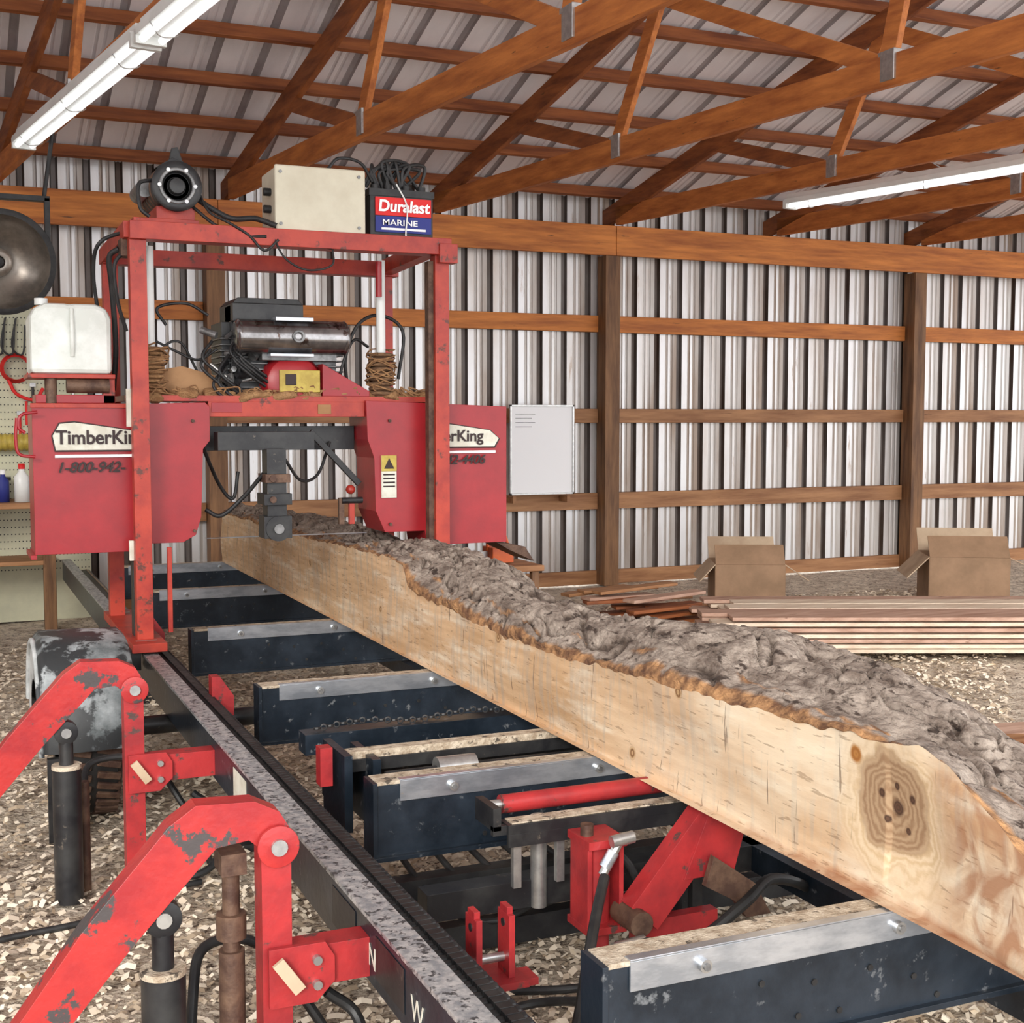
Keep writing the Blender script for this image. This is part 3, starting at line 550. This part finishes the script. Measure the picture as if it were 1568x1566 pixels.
    p=mix(f,p,(.38,.17,.08))
    L.new(p,bs.inputs['Base Color'])
cutnodes()
lg=B('sawn_log_cant',None,mill,bevel=0)
Y0,Y1,NY,NU,NF=.95,7.28,1200,110,14
vb=[];vf=[];plate=[];rot=[]
for j in range(NY+1):
    Y=Y0+(Y1-Y0)*j/NY
    zt=interp(Y,ZT)+.012*noise.noise(Vector((Y*6,3,0)))+.010*noise.noise(Vector((Y*22,9,0)));w_=interp(Y,W)+.02*noise.noise(Vector((Y*2.5,7,0)))+.010*noise.noise(Vector((Y*9,4,0)));fx=interp(Y,FX);zc=interp(Y,ZC)
    for i in range(NF+1):
        z=.652+(zt-.652)*i/NF
        bul=.012*noise.noise(Vector((0,Y*2.5,z*6)))*(1 if Y>1.7 else 2)
        vf.append((fx-bul*(0 if i==0 else 1),Y,z))
    lip=max(0,noise.noise(Vector((Y*3.1,11,0)))+.4)
    for i in range(NU+1):
        u=i/NU
        if u<.72:
            k=u/.72; x=fx+(w_-fx)*k
            sm=math.sin(min(1,k/.62)*math.pi/2)**.75
            z=zt+(zc-zt)*sm+.014*math.sin(math.pi*k)-(.03*max(0,(k-.62)/.38)**2)
        else:
            k=(u-.72)/.28; a=k*math.pi/2; x=w_+.05*math.sin(a*1.8)-.05*k; zz=zc-.03; z=zz-(zz-.652)*(1-math.cos(a))**.8
        e_=min(1,u*9)*(1 if u<.95 else (1-u)*20)
        p=Vector((x*8,Y*2.6,z*8))
        big=noise.noise(Vector((x*5,Y*1.8,1)));rdg=1-abs(noise.noise(p))*2
        wx=noise.noise(Vector((x*11,Y*7,3)));wy_=noise.noise(Vector((x*11,Y*7,8)))
        f1=abs(noise.noise(Vector((x*15+wx*1.3,Y*5.2+wy_*1.2,z*8))))      # furrow network
        f2=abs(noise.noise(Vector((x*34+wx*2,Y*12+wy_*2,z*20+4))))
        pl=min(1,f1/.16);pl=pl*pl*(3-2*pl);p2=min(1,f2/.14)
        st=noise.noise(Vector((x*85,Y*40,z*70)));fl=noise.noise(Vector((x*14,Y*26,z*14)))
        dsp=e_*(.024*(rdg-.5)+.017*(pl-1)+.0065*(p2-1)+.0035*st+.006*fl+.034*big)
        if u<.72: z+=dsp
        else: x+=dsp*.8; z+=dsp*.3
        if u<.10: x-=.022*lip*math.sin(math.pi*u/.10)
        if i==0: x,z=vf[-1][0],vf[-1][2]
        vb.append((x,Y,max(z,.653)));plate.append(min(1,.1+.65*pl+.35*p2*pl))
        lim=.03+.035*(noise.noise(Vector((Y*4,0,0)))+.4)+.025*noise.noise(Vector((Y*30,5,0)))
        ro=1-max(0,min(1,(u-lim)/.015))
        if u<.16: ro=max(ro,max(0,min(1,(noise.noise(Vector((Y*7,u*30,2)))-.28)*6)))
        rr_=noise.noise(Vector((x*6,Y*2.2,17)));ro=max(ro,max(0,min(1,(rr_-.42)*5))*.8*(1-pl*.3))
        rot.append(ro)
lg.add(vf,[(j*(NF+1)+i,j*(NF+1)+i+1,(j+1)*(NF+1)+i+1,(j+1)*(NF+1)+i) for j in range(NY) for i in range(NF)],cut,True)
base=len(lg.v)
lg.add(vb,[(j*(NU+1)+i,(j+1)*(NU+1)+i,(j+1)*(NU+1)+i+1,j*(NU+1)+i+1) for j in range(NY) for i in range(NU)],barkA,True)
for j in (0,NY):
    ring=[vf[j*(NF+1)+i] for i in range(NF+1)]+[vb[j*(NU+1)+i] for i in range(1,NU+1)]
    lg.add(ring,[tuple(range(len(ring)))],cut)
lg.add([vf[0],vb[NU],vb[NY*(NU+1)+NU],vf[NY*(NF+1)]],[(0,1,2,3)],cut)
lo_=lg.done();me=lo_.data;nv=len(me.vertices)
for nm,arr in (('plate',plate),('rot',rot)):
    at=me.attributes.new(nm,'FLOAT','POINT');full=[0.0]*base+arr+[0.0]*(nv-base-len(arr));at.data.foreach_set('value',full)
# ------------------------------------------------------------------ surroundings
bp=B('lumber_stack',bevel=.004)
d=Vector((.918,-.396,0));nrm=Vector((.396,.918,0));o=Vector((4.40,6.83,0))-nrm*.30
for k in (0,1):
    bp.beam(o+d*(.6+k*1.8)+nrm*-.02+Vector((0,0,.02)),o+d*(.6+k*1.8)+nrm*1.0+Vector((0,0,.02)),.09,.04,bd2)
z=.058
for L_ in range(7):
    for c_ in range(5):
        a=random.uniform(-.14,.18)+(.35 if L_<2 else 0);e2=3.6+random.uniform(-.3,.3);q=nrm*(.1+c_*.2+random.uniform(-.03,.03)+(0 if L_<5 else .03))
        zz=z+random.uniform(0,.003)
        bp.beam(o+d*a+q+Vector((0,0,zz)),o+d*e2+q+Vector((0,0,zz)),.19,.023,bd2 if L_ in(0,1,3) and c_<2 else random.choice([bd1,bd1,bd2]))
    z+=.031
bp.done()
bp=B('scrap_lumber',bevel=.004)
for i in range(20):
    x=random.uniform(3.9,4.4);y=7.62+random.uniform(-.15,.6);a=random.uniform(-.3,.4);L_=random.uniform(.4,.8)
    bp.beam((x,y,.03+.012*i),(x+L_*math.cos(a),y+L_*math.sin(a),.03+.012*i+random.uniform(-.01,.03)),.12,.022,random.choice([bd1,wXd,wXg]))
bp.done()
bp=B('loose_plank',bevel=.004)
bp.beam((4.2,4.3,.03),(6.2,3.5,.03),.25,.03,wXg); bp.beam((4.1,4.0,.075),(6.3,3.25,.05),.22,.03,wXd); bp.beam((3.9,4.6,.02),(6.4,4.1,.02),.2,.03,bd1)
bp.done()
def carton(name,cx,cy,w_,dp,hh,rot_,fl):
    b_=B(name,bevel=.002);R=Matrix.Rotation(rot_,3,'Z')
    def T(x,y,z): return Vector((cx,cy,.01))+R@Vector((x,y,z))
    for sgn in(-1,1):
        b_.beam(T(-w_/2,sgn*dp/2,hh/2),T(w_/2,sgn*dp/2,hh/2),.008,hh,card); b_.beam(T(sgn*w_/2,-dp/2,hh/2),T(sgn*w_/2,dp/2,hh/2),.008,hh,card)
    b_.beam(T(0,-dp/2,.006),T(0,dp/2,.006),w_,.008,card)
    for (x0,y0,x1,y1,ox,oy),(out_,up_) in zip(((-w_/2,-dp/2,w_/2,-dp/2,0,-1),(w_/2,-dp/2,w_/2,dp/2,1,0),(w_/2,dp/2,-w_/2,dp/2,0,1),(-w_/2,dp/2,-w_/2,-dp/2,-1,0)),fl):
        a=T(x0,y0,hh);c_=T(x1,y1,hh);e_=T(x1+ox*out_,y1+oy*out_,hh+up_);f_=T(x0+ox*out_,y0+oy*out_,hh+up_)
        n_=(c_-a).cross(f_-a).normalized()*.004
        b_.add([a-n_,c_-n_,e_-n_,f_-n_,a+n_,c_+n_,e_+n_,f_+n_],[(0,1,2,3),(7,6,5,4),(0,4,5,1),(1,5,6,2),(2,6,7,3),(3,7,4,0)],card if oy<0 else cardd)
    return b_.done()
carton('cardboard_box',5.66,8.45,.52,.48,.34,-.45,((-.10,.14),(.18,-.12),(.10,.16),(.12,-.13)))
carton('cardboard_box',7.16,7.75,.58,.52,.40,-.55,((-.12,.15),(.22,-.10),(.10,.17),(.16,-.16)))
wb=B('whiteboard',bevel=.003)
wb.box(4.33,4.90,9.93,9.945,.82,1.55,M('whiteboard_surface',(.95,.96,.98),rough=.25))
for a in ((4.32,4.335,.81,1.56),(4.895,4.91,.81,1.56),(4.32,4.91,.81,.825),(4.32,4.91,1.545,1.56)): wb.box(a[0],a[1],9.92,9.95,a[2],a[3],zinc)
for i in range(4): wb.box(4.37,4.55-.03*(i%2),9.928,9.93,1.48-.035*i,1.485-.035*i,gry)
wb.box(4.35,4.38,9.945,10.094,.74,.79,wXg); wb.box(4.85,4.88,9.945,10.094,.74,.79,wXg); wb.box(4.35,4.38,9.935,9.945,.74,.83,wXg); wb.box(4.85,4.88,9.935,9.945,.74,.83,wXg)
wb.done()
pg=B('pegboard_panel',bevel=0)
pg.box(-1.3,.98,9.90,9.92,0,2.22,peg)
for i in range(44):
    for j in range(36):
        x=-.1+i*.0248;z=.37+j*.051
        if x<.97: pg.add([(x-.004,9.898,z-.004),(x+.004,9.898,z-.004),(x+.004,9.898,z+.004),(x-.004,9.898,z+.004)],[(0,1,2,3)],rub)
PG=pg.done()
wk=B('workbench',bevel=.004)
wk.box(-1.3,.72,9.35,9.89,.84,.88,wXg); wk.box(-1.3,.70,9.40,9.85,.45,.48,wXg)
for X in (-1.2,.62): wk.box(X,X+.08,9.38,9.46,0,.84,wZ)
wk.done()
def bottle(name,x,y,z,r,hh,m1,m2):
    q=B(name,bevel=0);q.lathe((x,y,z),(0,0,1),[(0,0),(0,r),(hh*.65,r),(hh*.8,r*.4),(hh*.86,r*.4)],m1,16);q.lathe((x,y,z+hh*.86),(0,0,1),[(0,r*.45),(hh*.14,r*.45),(hh*.14,0)],m2,12);q.done()
bottle('spray_bottle',.50,9.48,.881,.05,.26,white,lblr); bottle('spray_bottle',.38,9.5,.881,.04,.22,lblb,txw); bottle('oil_bottle',.62,9.5,.881,.05,.2,blk,lblr)
q=B('toolbox',bevel=.006);q.box(.15,.42,9.66,9.82,.881,1.02,blk);q.box(.13,.44,9.65,9.83,1.02,1.04,blk);q.cyl((.22,9.74,1.07),(.36,9.74,1.07),.01,rub);q.box(.22,.23,9.73,9.75,1.04,1.07,blk);q.box(.35,.36,9.73,9.75,1.04,1.07,blk);q.done()
q=B('hose_coil',PG,bevel=0)
q.lathe((.45,9.83,1.28),(1,0,0),[(-.16,.055),(.16,.055)],yel,18)
for i in range(9): q.lathe((.30+i*.035,9.83,1.28),(1,0,0),[(0,.055),(.012,.065),(.024,.055)],yel,18)
q.cyl((.62,9.83,1.28),(.70,9.83,1.28),.068,blk);q.done()
q=B('red_air_hose',PG,bevel=0)
for i in range(6): q.lathe((.50,9.895-.012*i,1.80),(0,1,0),[(0,.10-.004*i),(.01,.11-.004*i),(.02,.10-.004*i)],lblr,22)
q.tube([(.45,9.88,1.72),(.5,9.86,1.62),(.62,9.86,1.58),(.68,9.88,1.66)],.012,lblr)
for i in range(4): q.tube([(.30+.07*i,9.88,2.15),(.27+.07*i,9.87,1.95),(.34+.07*i,9.87,1.9),(.36+.07*i,9.88,2.1)],.007,rub)
q.done()
q=B('hand_tools',PG,bevel=.002)
for i in range(9):
    x=.52+.045*i;zz=1.42+.1*(i%3); q.cyl((x,9.89,zz-.12),(x,9.89,zz+.05),.009,random.choice([lblr,blk,zinc])); q.box(x-.02,x+.02,9.88,9.90,zz+.05,zz+.08,zinc)
q.done()
q=B('shop_heater_dish',bevel=.002) # round hanging reflector
cx,cy,cz=.34,8.0,2.33;ax=(0.12,-1,-.1)
q.lathe((cx,cy,cz),ax,[(.03,.285),(.05,.285),(.05,.27),(.0,.255),(-.05,.22),(-.10,.15),(-.13,.07),(-.13,.0)],dish,48)
q.lathe((cx,cy,cz),ax,[(-.02,.27),(-.02,.295),(.055,.295),(.055,.262)],rub,48)
q.lathe((cx,cy,cz),ax,[(-.02,.27),(-.10,.22),(-.16,.10),(-.17,.0)],blk,40)
q.lathe((cx,cy,cz),ax,[(-.12,.085),(-.07,.08),(-.06,.06),(-.06,.035),(-.08,.03),(-.08,0)],dish,24)
q.lathe((cx,cy,cz),ax,[(-.075,.03),(-.05,.028),(-.05,0)],rub,20)
q.box(.58,.61,7.97,8.03,2.45,2.70,rub); q.box(.30,.61,7.97,8.03,2.68,2.71,rub); q.cyl((.58,8,2.70),(.64,8,3.10),.012,rub)
q.done()
def fixture(name,a,b_):
    q=B(name,bevel=.003);a=Vector(a);b_=Vector(b_);d_=(b_-a).normalized();s_=d_.cross(Vector((0,0,1)))
    q.beam(a,b_,.13,.035,white); q.beam(a+Vector((0,0,.035)),b_+Vector((0,0,.035)),.08,.04,white)
    for k in(-.04,.04): q.cyl(a+d_*.03+s_*k-Vector((0,0,.033)),b_-d_*.03+s_*k-Vector((0,0,.033)),.016,tubem,14)
    for e_ in (a,b_): q.beam(e_-d_*.015-Vector((0,0,.02)),e_+d_*.015-Vector((0,0,.02)),.13,.06,white)
    for t in (.1,.5,.9):
        p=a.lerp(b_,t); q.tube([p+Vector((.07,0,-.02)),p+Vector((.09,0,.06)),p+Vector((.03,0.03,.11))],.004,zinc); q.tube([p+Vector((-.07,0,-.02)),p+Vector((-.02,0.05,-.06)),p+Vector((.06,0.1,-.03)),p+Vector((.0,.15,.04))],.003,zinc)
    q.done()
fixture('fluorescent_light',(.487,8.12,3.04),(.835,5.75,3.04)); fixture('fluorescent_light',(.845,5.68,3.04),(1.19,3.3,3.04))
fixture('fluorescent_light',(5.77,8.10,3.03),(6.35,5.76,3.03)); fixture('fluorescent_light',(6.37,5.68,3.03),(6.95,3.34,3.03))
q=B('extension_cord',bevel=0)
q.tube([(-.4,3.6,.022),(-.1,3.62,.025),(.1,3.75,.025),(.35,3.8,.025),(.5,3.95,.022),(.7,4.0,.022)],.010,rub); q.done()
q=B('chainsaw',bevel=.006) # resting on a small stand behind the log
q.box(2.60,2.72,6.2,6.34,.70,.78,orange); q.tube([(2.60,6.27,.76),(2.61,6.27,.84),(2.69,6.27,.84),(2.72,6.27,.77)],.010,orange); q.box(2.51,2.60,6.26,6.27,.71,.76,zinc)
q.box(2.52,2.85,6.1,6.45,.66,.69,wXg)
for X,Yy in ((2.52,6.12),(2.79,6.12),(2.52,6.39),(2.79,6.39)): q.box(X,X+.04,Yy,Yy+.04,0,.66,wZ)
q.done()
# ------------------------------------------------------------------ light
w=D.worlds.new('w');SC.world=w;w.use_nodes=True;bg=w.node_tree.nodes['Background'];bg.inputs[0].default_value=(.97,.98,1,1);bg.inputs[1].default_value=2.9
sl=D.lights.new('sun','SUN');sl.energy=3.2;sl.angle=math.radians(18);sl.color=(1,.96,.90)
so=D.objects.new('sun',sl);SC.collection.objects.link(so);so.rotation_euler=Vector((.50,.85,-.36)).to_track_quat('-Z','Y').to_euler()
# ------------------------------------------------------------------ camera
cam=D.cameras.new('camera');co=D.objects.new('camera',cam);SC.collection.objects.link(co)
cam.sensor_width=36;cam.lens=45.92;cam.clip_start=.05
phi=math.atan(874/2000.);th=math.atan(143/2000.)
fw=Vector((math.sin(phi)*math.cos(th),math.cos(phi)*math.cos(th),-math.sin(th)))
co.location=(0,0,1.45);co.rotation_euler=fw.to_track_quat('-Z','Y').to_euler()
SC.camera=co
SC.view_settings.view_transform='Standard'
SC.view_settings.exposure=0
